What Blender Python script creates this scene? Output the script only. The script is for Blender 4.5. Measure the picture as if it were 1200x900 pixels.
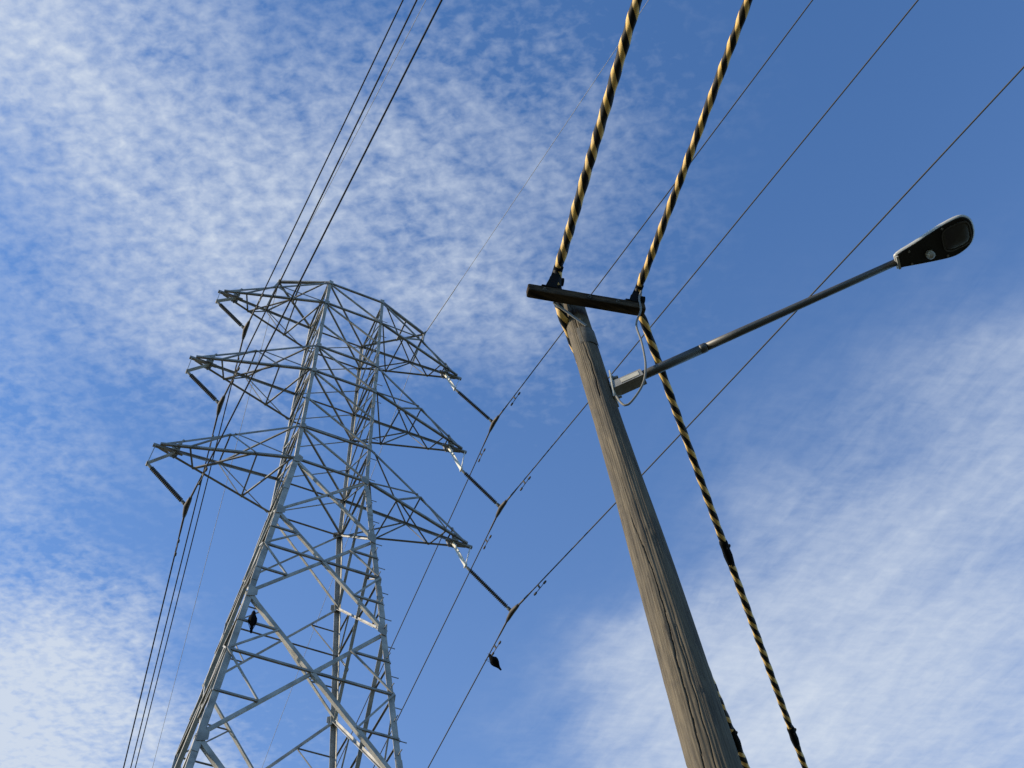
import bpy, math, random
from mathutils import Vector, Matrix
import numpy as np

for _o in list(bpy.data.objects):
    bpy.data.objects.remove(_o, do_unlink=True)
SC = bpy.context.scene
COL = SC.collection
R = math.radians
random.seed(7)

# ------------------------------------------------------------------ camera
cam = bpy.data.objects.new('camera', bpy.data.cameras.new('camera'))
COL.objects.link(cam)
cam.data.sensor_width = 36.0
cam.data.lens = 42.68
cam.data.clip_start = 0.05
cam.data.clip_end = 20000.0
_r = Vector((0.90621713, -0.4214882, -0.03343966))
_u = Vector((-0.33127548, -0.75694546, 0.56328512))
_f = Vector((0.26273002, 0.49938088, 0.82558565))
cam.matrix_world = Matrix(((_r.x, _u.x, -_f.x, 0.0), (_r.y, _u.y, -_f.y, 0.0), (_r.z, _u.z, -_f.z, 1.6), (0, 0, 0, 1)))
SC.camera = cam

# ------------------------------------------------------------------ light
SUN_AZ, SUN_EL = R(-70.0), R(24.0)
SKY_STRENGTH = 0.15
EXPOSURE = 0.62
SC.view_settings.view_transform = 'Standard'
SC.view_settings.look = 'None'
SC.view_settings.gamma = 1.0
SC.view_settings.exposure = EXPOSURE
SC.view_settings.use_curve_mapping = False
SC.cycles.sample_clamp_direct = 6.0
SC.cycles.sample_clamp_indirect = 3.0

sun = bpy.data.objects.new('sun', bpy.data.lights.new('sun', 'SUN'))
COL.objects.link(sun)
sun.data.energy = 5.0
sun.data.angle = R(0.53)
sun.data.color = (1.0, 0.84, 0.62)
_sv = Vector((math.sin(SUN_AZ) * math.cos(SUN_EL), math.cos(SUN_AZ) * math.cos(SUN_EL), math.sin(SUN_EL)))
sun.rotation_euler = _sv.to_track_quat('Z', 'Y').to_euler()

# ------------------------------------------------------------------ sky and clouds
class NG:
    """small helper round a node tree"""
    def __init__(s, nt):
        s.nt = nt
    def new(s, t, **kw):
        n = s.nt.nodes.new(t)
        for k, v in kw.items():
            setattr(n, k, v)
        return n
    def link(s, a, b):
        s.nt.links.new(a, b)
    def _in(s, sock, v):
        if isinstance(v, bpy.types.NodeSocket):
            s.link(v, sock)
        else:
            sock.default_value = v
    def m(s, op, a, b=None, c=None, clamp=False):
        n = s.new('ShaderNodeMath', operation=op)
        n.use_clamp = clamp
        s._in(n.inputs[0], a)
        if b is not None:
            s._in(n.inputs[1], b)
        if c is not None:
            s._in(n.inputs[2], c)
        return n.outputs[0]
    def dot(s, a, v):
        n = s.new('ShaderNodeVectorMath', operation='DOT_PRODUCT')
        s.link(a, n.inputs[0])
        n.inputs[1].default_value = v
        return n.outputs['Value']
    def step(s, x, lo, hi, kind='SMOOTHSTEP'):
        n = s.new('ShaderNodeMapRange', interpolation_type=kind)
        s._in(n.inputs[0], x)
        n.inputs[1].default_value = lo
        n.inputs[2].default_value = hi
        return n.outputs[0]
    def noise(s, vec, scale, detail=4, rough=.55, dist=0.0):
        n = s.new('ShaderNodeTexNoise')
        s.link(vec, n.inputs['Vector'])
        n.inputs['Scale'].default_value = scale
        n.inputs['Detail'].default_value = detail
        n.inputs['Roughness'].default_value = rough
        n.inputs['Distortion'].default_value = dist
        return n.outputs['Fac']
    def mapping(s, vec, loc=(0, 0, 0), rot=(0, 0, 0), scale=(1, 1, 1)):
        n = s.new('ShaderNodeMapping')
        s.link(vec, n.inputs[0])
        n.inputs[1].default_value = loc
        n.inputs[2].default_value = rot
        n.inputs[3].default_value = scale
        return n.outputs[0]

def along(g, uv, deg, stretch):
    # coordinates turned so that x runs at deg, then drawn out along it
    return g.mapping(g.mapping(uv, rot=(0, 0, R(-deg))), scale=(stretch, 1.0, 1.0))

def build_world():
    w = bpy.data.worlds.new('World')
    SC.world = w
    w.use_nodes = True
    nt = w.node_tree
    nt.nodes.clear()
    g = NG(nt)
    out = g.new('ShaderNodeOutputWorld')
    bg = g.new('ShaderNodeBackground')
    bg.inputs['Strength'].default_value = SKY_STRENGTH
    g.link(bg.outputs[0], out.inputs[0])
    sky = g.new('ShaderNodeTexSky', sky_type='NISHITA')
    sky.sun_disc = False
    sky.sun_elevation = SUN_EL
    sky.sun_rotation = SUN_AZ
    sky.altitude = 50.0
    sky.air_density = 0.9
    sky.dust_density = 0.2
    sky.ozone_density = 5.0
    d = g.new('ShaderNodeTexCoord').outputs['Generated']
    xyz = g.new('ShaderNodeSeparateXYZ')
    g.link(d, xyz.inputs[0])
    z = g.m('MAXIMUM', xyz.outputs[2], 0.06)
    cmb = g.new('ShaderNodeCombineXYZ')
    g.link(g.m('DIVIDE', xyz.outputs[0], z), cmb.inputs[0])
    g.link(g.m('DIVIDE', xyz.outputs[1], z), cmb.inputs[1])
    uv = cmb.outputs[0]           # a flat cloud layer overhead, 1 unit = its height
    # where the fields of cloud lie: heading of the patch, its two axes, half sizes, thickness
    patches = [
        ('L', (-0.076, 0.438, 0.896), (0.950, 0.304, -0.068), (-0.295, 0.848, -0.440), 0.30, 0.185, 0.80),
        ('L', (0.169, 0.355, 0.919), (0.783, 0.518, -0.344), (-0.609, 0.771, -0.187), 0.225, 0.215, 0.68),
        ('L', (0.018, 0.538, 0.843), (0.809, 0.487, -0.329), (-0.563, 0.702, -0.437), 0.14, 0.09, 0.55),
        ('L', (-0.170, 0.402, 0.900), (0.905, -0.299, 0.304), (0.297, 0.891, -0.342), 0.164, 0.114, 0.45),
        ('L', (-0.078, 0.654, 0.752), (0.972, 0.219, -0.090), (-0.153, 0.738, -0.658), 0.120, 0.085, 0.58),
        ('L', (0.001, 0.794, 0.608), (0.815, -0.354, 0.460), (0.626, 0.473, -0.620), 0.150, 0.165, 1.75),
        ('L', (0.225, 0.484, 0.845), (0.913, -0.408, -0.010), (0.339, 0.774, -0.534), 0.130, 0.09, 0.40),
        ('R', (0.616, 0.428, 0.661), (0.380, -0.897, 0.225), (0.663, 0.171, -0.729), 0.29, 0.26, 0.62),
        ('R', (0.535, 0.529, 0.659), (0.454, -0.838, 0.303), (0.704, 0.151, -0.694), 0.200, 0.133, 0.55),
        ('R', (0.445, 0.655, 0.610), (0.778, -0.620, 0.098), (0.436, 0.436, -0.787), 0.153, 0.113, 0.85),
        ('R', (0.596, 0.315, 0.739), (0.196, -0.949, 0.246), (0.761, 0.071, -0.645), 0.13, 0.11, 0.45),
        ('L', (0.176, 0.754, 0.633), (0.953, -0.291, 0.081), (0.294, 0.573, -0.765), 0.093, 0.053, 0.3),
        ('R', (0.599, 0.537, 0.594), (0.710, -0.699, -0.083), (0.309, 0.529, -0.790), 0.212, 0.129, 0.6),
        ('L', (-0.118, 0.565, 0.817), (0.972, 0.219, -0.090), (-0.153, 0.738, -0.658), 0.11, 0.10, 0.36),
        # beyond the view, so that the cloud cover goes on round the sky
        ('L', (-0.75, 0.45, 0.48), (0.5, 0.85, 0.0), (0.42, -0.2, 0.85), 0.5, 0.3, 0.7),
        ('L', (-0.35, -0.60, 0.70), (0.85, -0.5, 0.0), (0.35, 0.6, 0.71), 0.5, 0.35, 0.7),
        ('R', (0.80, -0.25, 0.55), (0.3, 0.95, 0.0), (0.52, -0.16, -0.83), 0.4, 0.3, 0.6),
    ]
    warp = g.new('ShaderNodeTexNoise')
    g.link(uv, warp.inputs['Vector'])
    warp.inputs['Scale'].default_value = 5.0
    warp.inputs['Detail'].default_value = 4.0
    wv = g.new('ShaderNodeVectorMath', operation='MULTIPLY_ADD')
    g.link(warp.outputs['Color'], wv.inputs[0])
    wv.inputs[1].default_value = (0.16, 0.16, 0.16)
    sb = g.new('ShaderNodeVectorMath', operation='SUBTRACT')
    g.link(d, sb.inputs[0])
    sb.inputs[1].default_value = (0.08, 0.08, 0.08)
    g.link(sb.outputs[0], wv.inputs[2])
    dw = wv.outputs[0]
    tot = {'L': None, 'R': None}
    for grp, c, a, b, ra, rb, am in patches:
        x = g.m('DIVIDE', g.dot(dw, a), ra)
        x0 = sum(p * q for p, q in zip(c, a)) / ra
        y0 = sum(p * q for p, q in zip(c, b)) / rb
        y = g.m('DIVIDE', g.dot(dw, b), rb)
        x = g.m('SUBTRACT', x, x0)
        y = g.m('SUBTRACT', y, y0)
        rr = g.m('SQRT', g.m('ADD', g.m('MULTIPLY', x, x), g.m('MULTIPLY', y, y)))
        f = g.step(rr, 1.25, 0.1)
        front = g.m('GREATER_THAN', g.dot(d, c), 0.3)
        v = g.m('MULTIPLY', g.m('MULTIPLY', f, front), am)
        tot[grp] = v if tot[grp] is None else g.m('ADD', tot[grp], v)
    # left field: small rippled cells in slanting rows
    n1 = g.noise(along(g, uv, -30, 0.75), 92.0, 4.0, 0.55, 0.2)
    n2 = g.noise(along(g, uv, 24, 0.5), 38.0, 3.0, 0.55, 0.2)
    n3 = g.noise(along(g, uv, 24, 0.22), 13.0, 3.0, 0.55, 0.3)
    n4 = g.noise(uv, 5.5, 2.0, 0.5, 0.3)
    tex = g.m('ADD', g.m('ADD', g.m('MULTIPLY', n1, 1.08), g.m('MULTIPLY', n2, 0.50)), g.m('ADD', g.m('MULTIPLY', n3, 0.60), g.m('MULTIPLY', n4, 0.75)))
    dl = g.m('ADD', g.m('MULTIPLY', tot['L'], 0.50), g.m('SUBTRACT', tex, 1.69))
    ml = g.step(dl, -0.18, 0.72, 'LINEAR')
    ml = g.m('MULTIPLY', ml, g.step(tot['L'], 0.0, 0.95, 'LINEAR'))
    # right field: thin combed fibres with fine cross ripples
    f1 = g.noise(along(g, uv, -88, 0.36), 46.0, 5.0, 0.6, 0.5)
    f2 = g.noise(along(g, uv, -20, 0.5), 78.0, 4.0, 0.6, 0.3)
    f3 = g.noise(along(g, uv, -80, 0.35), 9.0, 3.0, 0.5, 0.4)
    texr = g.m('ADD', g.m('ADD', g.m('MULTIPLY', f1, 0.52), g.m('MULTIPLY', f2, 0.44)), g.m('MULTIPLY', f3, 0.65))
    dr = g.m('ADD', g.m('MULTIPLY', tot['R'], 0.50), g.m('SUBTRACT', texr, 0.93))
    mr = g.step(dr, -0.20, 0.98, 'LINEAR')
    mr = g.m('MULTIPLY', mr, g.step(tot['R'], 0.0, 0.75, 'LINEAR'))
    veil = g.m('MULTIPLY', g.step(xyz.outputs[2], 0.99, 0.5), 0.12)
    mask = g.m('ADD', g.m('ADD', ml, mr), veil, clamp=True)
    mask = g.m('MULTIPLY', mask, 0.95)
    mix = g.new('ShaderNodeMix', data_type='RGBA')
    g.link(mask, mix.inputs[0])
    hs = g.new('ShaderNodeGamma')
    hs.inputs['Gamma'].default_value = 1.15
    g.link(sky.outputs[0], hs.inputs['Color'])
    tint = g.new('ShaderNodeMix', data_type='RGBA', blend_type='MULTIPLY')
    tint.inputs[0].default_value = 1.0
    g.link(hs.outputs[0], tint.inputs[6])
    tint.inputs[7].default_value = (0.95, 1.04, 1.03, 1.0)
    g.link(tint.outputs[2], mix.inputs[6])
    mix.inputs[7].default_value = (2.75, 3.08, 3.60, 1.0)   # sunlit cloud
    g.link(mix.outputs[2], bg.inputs['Color'])

build_world()

# ------------------------------------------------------------------ materials
def mat(name, rgb, rough=.6, metal=0.0, var=0.0, vscale=8.0, stretch=(1, 1, 1), bump=0.0, bscale=60.0, rgb2=None):
    m = bpy.data.materials.new(name)
    m.use_nodes = True
    g = NG(m.node_tree)
    b = m.node_tree.nodes['Principled BSDF']
    b.inputs['Roughness'].default_value = rough
    b.inputs['Metallic'].default_value = metal
    b.inputs['Specular IOR Level'].default_value = .25 if .6 < rough < .78 else (.04 if rough >= .78 else .5)
    b.inputs['Base Color'].default_value = (*rgb, 1)
    tc = g.new('ShaderNodeTexCoord').outputs['Object']
    if var or rgb2:
        v = g.mapping(tc, scale=stretch)
        n = g.noise(v, vscale, 5, .6)
        mx = g.new('ShaderNodeMix', data_type='RGBA')
        g.link(g.step(n, .35, .65, 'LINEAR'), mx.inputs[0])
        lo = rgb2 or tuple(c * (1 - var) for c in rgb)
        hi = tuple(min(1, c * (1 + var)) for c in rgb)
        mx.inputs[6].default_value = (*lo, 1)
        mx.inputs[7].default_value = (*hi, 1)
        g.link(mx.outputs[2], b.inputs['Base Color'])
    if bump:
        v = g.mapping(tc, scale=stretch)
        n = g.noise(v, bscale, 4, .6)
        bp = g.new('ShaderNodeBump')
        bp.inputs['Strength'].default_value = bump
        bp.inputs['Distance'].default_value = 0.01
        g.link(n, bp.inputs['Height'])
        g.link(bp.outputs[0], b.inputs['Normal'])
    return m

def stripe_mat():
    # plastic sleeve moulded with a yellow and black spiral, a little faded and dusty
    m = bpy.data.materials.new('spiral_striped_plastic')
    m.use_nodes = True
    g = NG(m.node_tree)
    b = m.node_tree.nodes['Principled BSDF']
    b.inputs['Roughness'].default_value = .6
    b.inputs['Specular IOR Level'].default_value = .12
    uvn = g.new('ShaderNodeUVMap')
    sx = g.new('ShaderNodeSeparateXYZ')
    g.link(uvn.outputs[0], sx.inputs[0])
    tc = g.new('ShaderNodeTexCoord').outputs['Object']
    wob = g.m('MULTIPLY', g.noise(tc, 2.2, 2), .22)
    ph = g.m('FRACT', g.m('ADD', g.m('ADD', g.m('DIVIDE', sx.outputs[0], .172), g.m('MULTIPLY', sx.outputs[1], 2.0)), wob))
    band = g.m('MULTIPLY', g.step(ph, .0, .03), g.step(ph, .46, .43))
    dust = g.noise(tc, 9.0, 5, .65)
    ye = g.new('ShaderNodeMix', data_type='RGBA')
    g.link(g.step(dust, .35, .7), ye.inputs[0])
    ye.inputs[6].default_value = (.64, .41, .12, 1)
    ye.inputs[7].default_value = (.50, .35, .16, 1)
    bl = g.new('ShaderNodeMix', data_type='RGBA')
    g.link(g.step(dust, .45, .75), bl.inputs[0])
    bl.inputs[6].default_value = (.010, .0095, .009, 1)
    bl.inputs[7].default_value = (.030, .027, .022, 1)
    mx = g.new('ShaderNodeMix', data_type='RGBA')
    g.link(band, mx.inputs[0])
    g.link(bl.outputs[2], mx.inputs[6])
    g.link(ye.outputs[2], mx.inputs[7])
    g.link(mx.outputs[2], b.inputs['Base Color'])
    return m

def wood_mat():
    m = bpy.data.materials.new('weathered_timber')
    m.use_nodes = True
    g = NG(m.node_tree)
    b = m.node_tree.nodes['Principled BSDF']
    b.inputs['Roughness'].default_value = 0.85
    b.inputs['Specular IOR Level'].default_value = 0.2
    tc = g.new('ShaderNodeTexCoord').outputs['Object']
    fine = g.noise(g.mapping(tc, scale=(1, 1, 0.035)), 95.0, 6, .65, .3)
    mid = g.noise(g.mapping(tc, scale=(1, 1, 0.09)), 19.0, 5, .65, 1.0)
    big = g.noise(g.mapping(tc, scale=(1, 1, 0.22)), 7.0, 5, .65, 1.0)
    cr = g.new('ShaderNodeValToRGB')
    g.link(g.m('ADD', g.m('MULTIPLY', fine, .72), g.m('MULTIPLY', mid, .28)), cr.inputs[0])
    e = cr.color_ramp.elements
    e[0].position, e[0].color = .34, (.040, .034, .025, 1)
    e[1].position, e[1].color = .66, (.128, .106, .072, 1)
    x = cr.color_ramp.elements.new(.47)
    x.color = (.080, .067, .047, 1)
    mx = g.new('ShaderNodeMix', data_type='RGBA')
    g.link(g.step(big, .42, .64), mx.inputs[0])
    g.link(cr.outputs[0], mx.inputs[6])
    gr = g.new('ShaderNodeMix', data_type='RGBA')
    gr.inputs[0].default_value = .55
    g.link(cr.outputs[0], gr.inputs[6])
    gr.inputs[7].default_value = (.046, .041, .034, 1)
    g.link(gr.outputs[2], mx.inputs[7])
    # narrow drying cracks that follow the grain
    ck = g.noise(g.mapping(tc, scale=(1, 1, 0.03)), 36.0, 3, .5, .4)
    crack = g.step(g.m('ABSOLUTE', g.m('SUBTRACT', ck, .5)), .012, .0)
    crack = g.m('MULTIPLY', crack, g.step(big, .50, .60))
    mc = g.new('ShaderNodeMix', data_type='RGBA')
    g.link(g.m('MULTIPLY', crack, .8), mc.inputs[0])
    g.link(mx.outputs[2], mc.inputs[6])
    mc.inputs[7].default_value = (.03, .024, .018, 1)
    g.link(mc.outputs[2], b.inputs['Base Color'])
    bp = g.new('ShaderNodeBump')
    bp.inputs['Strength'].default_value = .5
    bp.inputs['Distance'].default_value = .003
    g.link(g.m('SUBTRACT', g.m('ADD', fine, mid), g.m('MULTIPLY', crack, 1.5)), bp.inputs['Height'])
    g.link(bp.outputs[0], b.inputs['Normal'])
    return m

M = {
    'steel': mat('galvanised_steel', (.235, .232, .218), .65, .06, .28, 2.2),
    'steel_leg': mat('galvanised_leg_steel', (.25, .246, .228), .62, .06, .28, 3.0),
    'steel_dark': mat('weathered_steel', (.185, .187, .182), .7, .05, .28, 3.0),
    'alu': mat('bright_aluminium', (.42, .42, .39), .6, .15, .1, 6.0),  # pale tone carries painted sunlight, used on the right hangers
    'shed': mat('dark_polymer', (.022, .020, .021), .6),
    'clamp': mat('dull_alloy', (.055, .05, .045), .65, .2, .2, 20),
    'wire': mat('dark_stranded_wire', (.040, .040, .040), .8),
    'wire_grey': mat('grey_stranded_wire', (.065, .065, .062), .8),
    'wire_pale': mat('pale_earth_wire', (.30, .30, .30), .7),
    'timber': wood_mat(),
    'arm_timber': mat('dark_oiled_timber', (.046, .034, .022), .9, 0, .5, 22, (.12, 1, 1), .9, 70, rgb2=(.012, .010, .008)),
    'tiger': stripe_mat(),
    'tape': mat('black_tape', (.007, .007, .007), .85),
    'band': mat('old_galvanised_band', (.075, .07, .058), .7, .1, .35, 12),
    'pipe': mat('grey_painted_pipe', (.045, .045, .043), .5, .05, .15, 6),
    'bracket': mat('grey_bracket_steel', (.17, .168, .155), .55, .15, .25, 9),
    'plate': mat('pale_plate', (.33, .315, .26), .6, 0, .15, 12),
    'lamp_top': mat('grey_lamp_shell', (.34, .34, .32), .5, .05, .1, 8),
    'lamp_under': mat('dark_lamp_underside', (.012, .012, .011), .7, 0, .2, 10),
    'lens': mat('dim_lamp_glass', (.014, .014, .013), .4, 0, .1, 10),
    'cell': mat('white_photocell', (.24, .235, .21), .6),
    'cable_grey': mat('grey_cable', (.14, .138, .125), .7),
    'feather': mat('black_feathers', (.006, .006, .007), .85, 0, .4, 30),
    'beak': mat('dark_beak', (.03, .028, .026), .4),
    'concrete': mat('footing_concrete', (.36, .35, .33), .9, 0, .15, 4),
}

# ------------------------------------------------------------------ mesh helpers
class MB:
    """collects shapes in world coordinates; build() links them as one mesh object"""
    def __init__(s):
        s.v, s.f, s.mi, s.sm = [], [], [], []
    def add(s, vs, fs, mi=0, smooth=False):
        o = len(s.v)
        s.v += [tuple(x) for x in vs]
        s.f += [tuple(i + o for i in f) for f in fs]
        s.mi += [mi] * len(fs) if not isinstance(mi, list) else mi
        s.sm += [smooth] * len(fs)
    def prism(s, ring0, ring1, mi=0, smooth=False):
        n = len(ring0)
        fs = [(i, (i + 1) % n, n + (i + 1) % n, n + i) for i in range(n)]
        s.add(list(ring0) + list(ring1), fs + [tuple(range(n))[::-1], tuple(range(n, 2 * n))], mi, smooth)
    def box(s, p, q, e1, w1, w2, mi=0):
        """bar from p to q, w1 wide along e1 and w2 across it, centred"""
        p, q = Vector(p), Vector(q)
        a = (q - p).normalized()
        e1 = Vector(e1)
        e1 = (e1 - a * e1.dot(a)).normalized()
        e2 = a.cross(e1)
        c = [(-1, -1), (1, -1), (1, 1), (-1, 1)]
        s.prism([p + e1 * x * w1 / 2 + e2 * y * w2 / 2 for x, y in c], [q + e1 * x * w1 / 2 + e2 * y * w2 / 2 for x, y in c], mi)
    def angle(s, p, q, e1, e2, w, t):
        """L section from p to q, flanges along e1 and e2"""
        p, q = Vector(p), Vector(q)
        a = (q - p).normalized()
        e1 = Vector(e1)
        e1 = (e1 - a * e1.dot(a)).normalized()
        e2v = Vector(e2)
        e2v = e2v - a * e2v.dot(a)
        e2v = (e2v - e1 * e2v.dot(e1)).normalized()
        c = [(0, 0), (w, 0), (w, t), (t, t), (t, w), (0, w)]
        s.prism([p + e1 * x + e2v * y for x, y in c], [q + e1 * x + e2v * y for x, y in c])
    def tube(s, pts, rad, n=8, mi=0, cap=True, bands=None):
        pts = [Vector(p) for p in pts]
        rads = rad if isinstance(rad, (list, tuple)) else [rad] * len(pts)
        t0 = (pts[1] - pts[0]).normalized()
        ref = Vector((0, 0, 1)) if abs(t0.z) < .9 else Vector((1, 0, 0))
        e = t0.cross(ref).normalized()
        vs, fs, ms = [], [], []
        for i, p in enumerate(pts):
            t = (pts[min(i + 1, len(pts) - 1)] - pts[max(i - 1, 0)]).normalized()
            e = (e - t * e.dot(t)).normalized()
            b = t.cross(e)
            for k in range(n):
                th = 2 * math.pi * k / n
                vs.append(p + (e * math.cos(th) + b * math.sin(th)) * rads[i])
        for i in range(len(pts) - 1):
            for k in range(n):
                fs.append((i * n + k, i * n + (k + 1) % n, (i + 1) * n + (k + 1) % n, (i + 1) * n + k))
                ms.append(bands[i] if bands else mi)
        if cap:
            fs.append(tuple(range(n))[::-1])
            fs.append(tuple(range((len(pts) - 1) * n, len(pts) * n)))
            ms += [ms[0], ms[-1]]
        s.add(vs, fs, ms, True)
    def lathe(s, p, q, prof, n=12, mi=0):
        """rings (t along p-q in metres, radius)"""
        p, q = Vector(p), Vector(q)
        a = (q - p).normalized()
        s.tube_prof(p, a, prof, n, mi)
    def tube_prof(s, p, a, prof, n, mi):
        ref = Vector((0, 0, 1)) if abs(a.z) < .9 else Vector((1, 0, 0))
        e = a.cross(ref).normalized()
        b = a.cross(e)
        vs, fs = [], []
        for t, r in prof:
            for k in range(n):
                th = 2 * math.pi * k / n
                vs.append(p + a * t + (e * math.cos(th) + b * math.sin(th)) * max(r, .0005))
        for i in range(len(prof) - 1):
            for k in range(n):
                fs.append((i * n + k, i * n + (k + 1) % n, (i + 1) * n + (k + 1) % n, (i + 1) * n + k))
        fs.append(tuple(range(n))[::-1])
        fs.append(tuple(range((len(prof) - 1) * n, len(prof) * n)))
        s.add(vs, fs, mi, False)
    def build(s, name, m, parent=None, loc=None, sharp=True):
        if parent is not None:
            o0 = Vector(parent['_at'])
        else:
            o0 = Vector(loc) if loc is not None else Vector((0, 0, 0))
        me = bpy.data.meshes.new(name)
        me.from_pydata([tuple(Vector(v) - o0) for v in s.v], [], s.f)
        for mm in (m if isinstance(m, list) else [m]):
            me.materials.append(mm)
        me.polygons.foreach_set('material_index', s.mi)
        me.polygons.foreach_set('use_smooth', s.sm)
        import bmesh
        bm = bmesh.new()
        bm.from_mesh(me)
        bmesh.ops.recalc_face_normals(bm, faces=bm.faces)
        bm.to_mesh(me)
        bm.free()
        me.update()
        o = bpy.data.objects.new(name, me)
        COL.objects.link(o)
        if parent is not None:
            o.parent = parent
            if parent.get('_part'):
                o.location = (0, 0, 0)
            o['_part'] = 1
            o['_at'] = tuple(o0)
        else:
            o.location = o0
            o['_at'] = tuple(o0)
        return o

def tag(o, label, cat, group=None, kind=None):
    o['label'] = label
    if cat:
        o['category'] = cat
    if group:
        o['group'] = group
    if kind:
        o['kind'] = kind

def thing(name, at, label, cat, group=None):
    o = bpy.data.objects.new(name, None)
    COL.objects.link(o)
    o.location = at
    o['_at'] = tuple(at)
    tag(o, label, cat, group)
    return o

def V(*a):
    return Vector(a)

# ------------------------------------------------------------------ the ground
def sheet(name, pts, z, m, label, cat):
    b = MB()
    b.add([(x, y, z) for x, y in pts], [tuple(range(len(pts)))])
    o = b.build(name, m)
    tag(o, label, cat, kind='structure')
    return o

sheet('ground', [(-6000, -6000), (6000, -6000), (6000, 6000), (-6000, 6000)], 0.0,
      mat('dry_grass', (.060, .068, .036), .95, 0, .35, .6, rgb2=(.075, .068, .045)), 'dry short grass around the timber pole and pylon', 'grass')
_rd = V(math.sin(R(45.5)), math.cos(R(45.5)), 0)
_rn = V(_rd.y, -_rd.x, 0)
def strip(c0, c1):
    o = V(4.128, 4.589, 0)
    ps = [o + _rn * c0 - _rd * 300, o + _rn * c1 - _rd * 300, o + _rn * c1 + _rd * 300, o + _rn * c0 + _rd * 300]
    return [(p.x, p.y) for p in ps]
sheet('road', strip(1.3, 8.3), 0.004, mat('asphalt', (.05, .05, .052), .9, 0, .2, 30, bump=.3, bscale=200), 'grey asphalt road running past the timber pole', 'road')
kb = MB()
ps = strip(1.1, 1.3)
kb.prism([(x, y, 0) for x, y in ps], [(x, y, .13) for x, y in ps])
tag(kb.build('kerb', M['concrete']), 'concrete kerb along the asphalt road', 'kerb', kind='structure')

# ------------------------------------------------------------------ the pylon
TX, TY, ZT = 4.8042, 20.5236, 36.0
WT, WW, WB = 0.9477, 1.0231, 3.7616
ZL1, ZU2, ZL2, ZU3, ZL3 = 34.7217, 32.1855, 30.8502, 28.0919, 26.6529
def hw(z):
    if z >= ZL3:
        return WT + (WW - WT) * (ZT - z) / (ZT - ZL3)
    return WW + (WB - WW) * (ZL3 - z) / ZL3
def node(sx, sy, z):
    h = hw(z)
    return V(TX + sx * h, TY + sy * h, z)

tower = thing('lattice_tower', (TX, TY, 0), 'tall grey galvanised lattice pylon with three crossarms on each side', 'pylon')
PART = {}
def part(b, name, m, parent=tower):
    return b.build(name, m, parent)

# legs: angle sections, heavier below the lowest crossarm
legs = {}
for sx in (-1, 1):
    for sy in (-1, 1):
        b = MB()
        e1, e2 = V(-sx, 0, 0), V(0, -sy, 0)
        b.angle(node(sx, sy, 0), node(sx, sy, ZL3), e1, e2, .135, .014)
        b.angle(node(sx, sy, ZL3), node(sx, sy, ZT + .05), e1, e2, .10, .012)
        # splice angles lapped outside the leg
        for zz in (5.6, 11.2, 16.2, 21.4, 25.2, 31.4):
            k = V(sx * .012, sy * .012, 0)
            b.angle(node(sx, sy, zz) + k, node(sx, sy, zz + 1.1) + k, e1, e2, .13 if zz < 26 else .095, .010)
        legs[sx, sy] = part(b, 'leg', M['steel_leg'])
        f = MB()
        c = node(sx, sy, 0)
        f.lathe(c + V(0, 0, -.3), c + V(0, 0, .6), [(0, .55), (.6, .55), (.75, .42), (.9, .40)], 20)
        part(f, 'footing', M['concrete'])

FACES = [((-1, -1), (1, -1), V(0, -1, 0)), ((-1, 1), (1, 1), V(0, 1, 0)), ((-1, -1), (-1, 1), V(-1, 0, 0)), ((1, -1), (1, 1), V(1, 0, 0))]
JIT = [0]
def member(name, p, q, n, off, w, t=.009, up=None, m='steel', parent=None):
    """angle bar on a face with outward normal n; off = distance of its flange outside the face plane"""
    JIT[0] = (JIT[0] * 7 + 3) % 11
    o = n * (off + JIT[0] * .0009)
    a = (q - p).normalized()
    e1 = a.cross(n)
    if up is not None and e1.dot(up) < 0:
        e1 = -e1
    b = MB()
    b.angle(p + o - e1 * w / 2, q + o - e1 * w / 2, e1, -n if off >= 0 else n * -1, w, t)
    return part(b, name, M[m], parent or tower)

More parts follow.
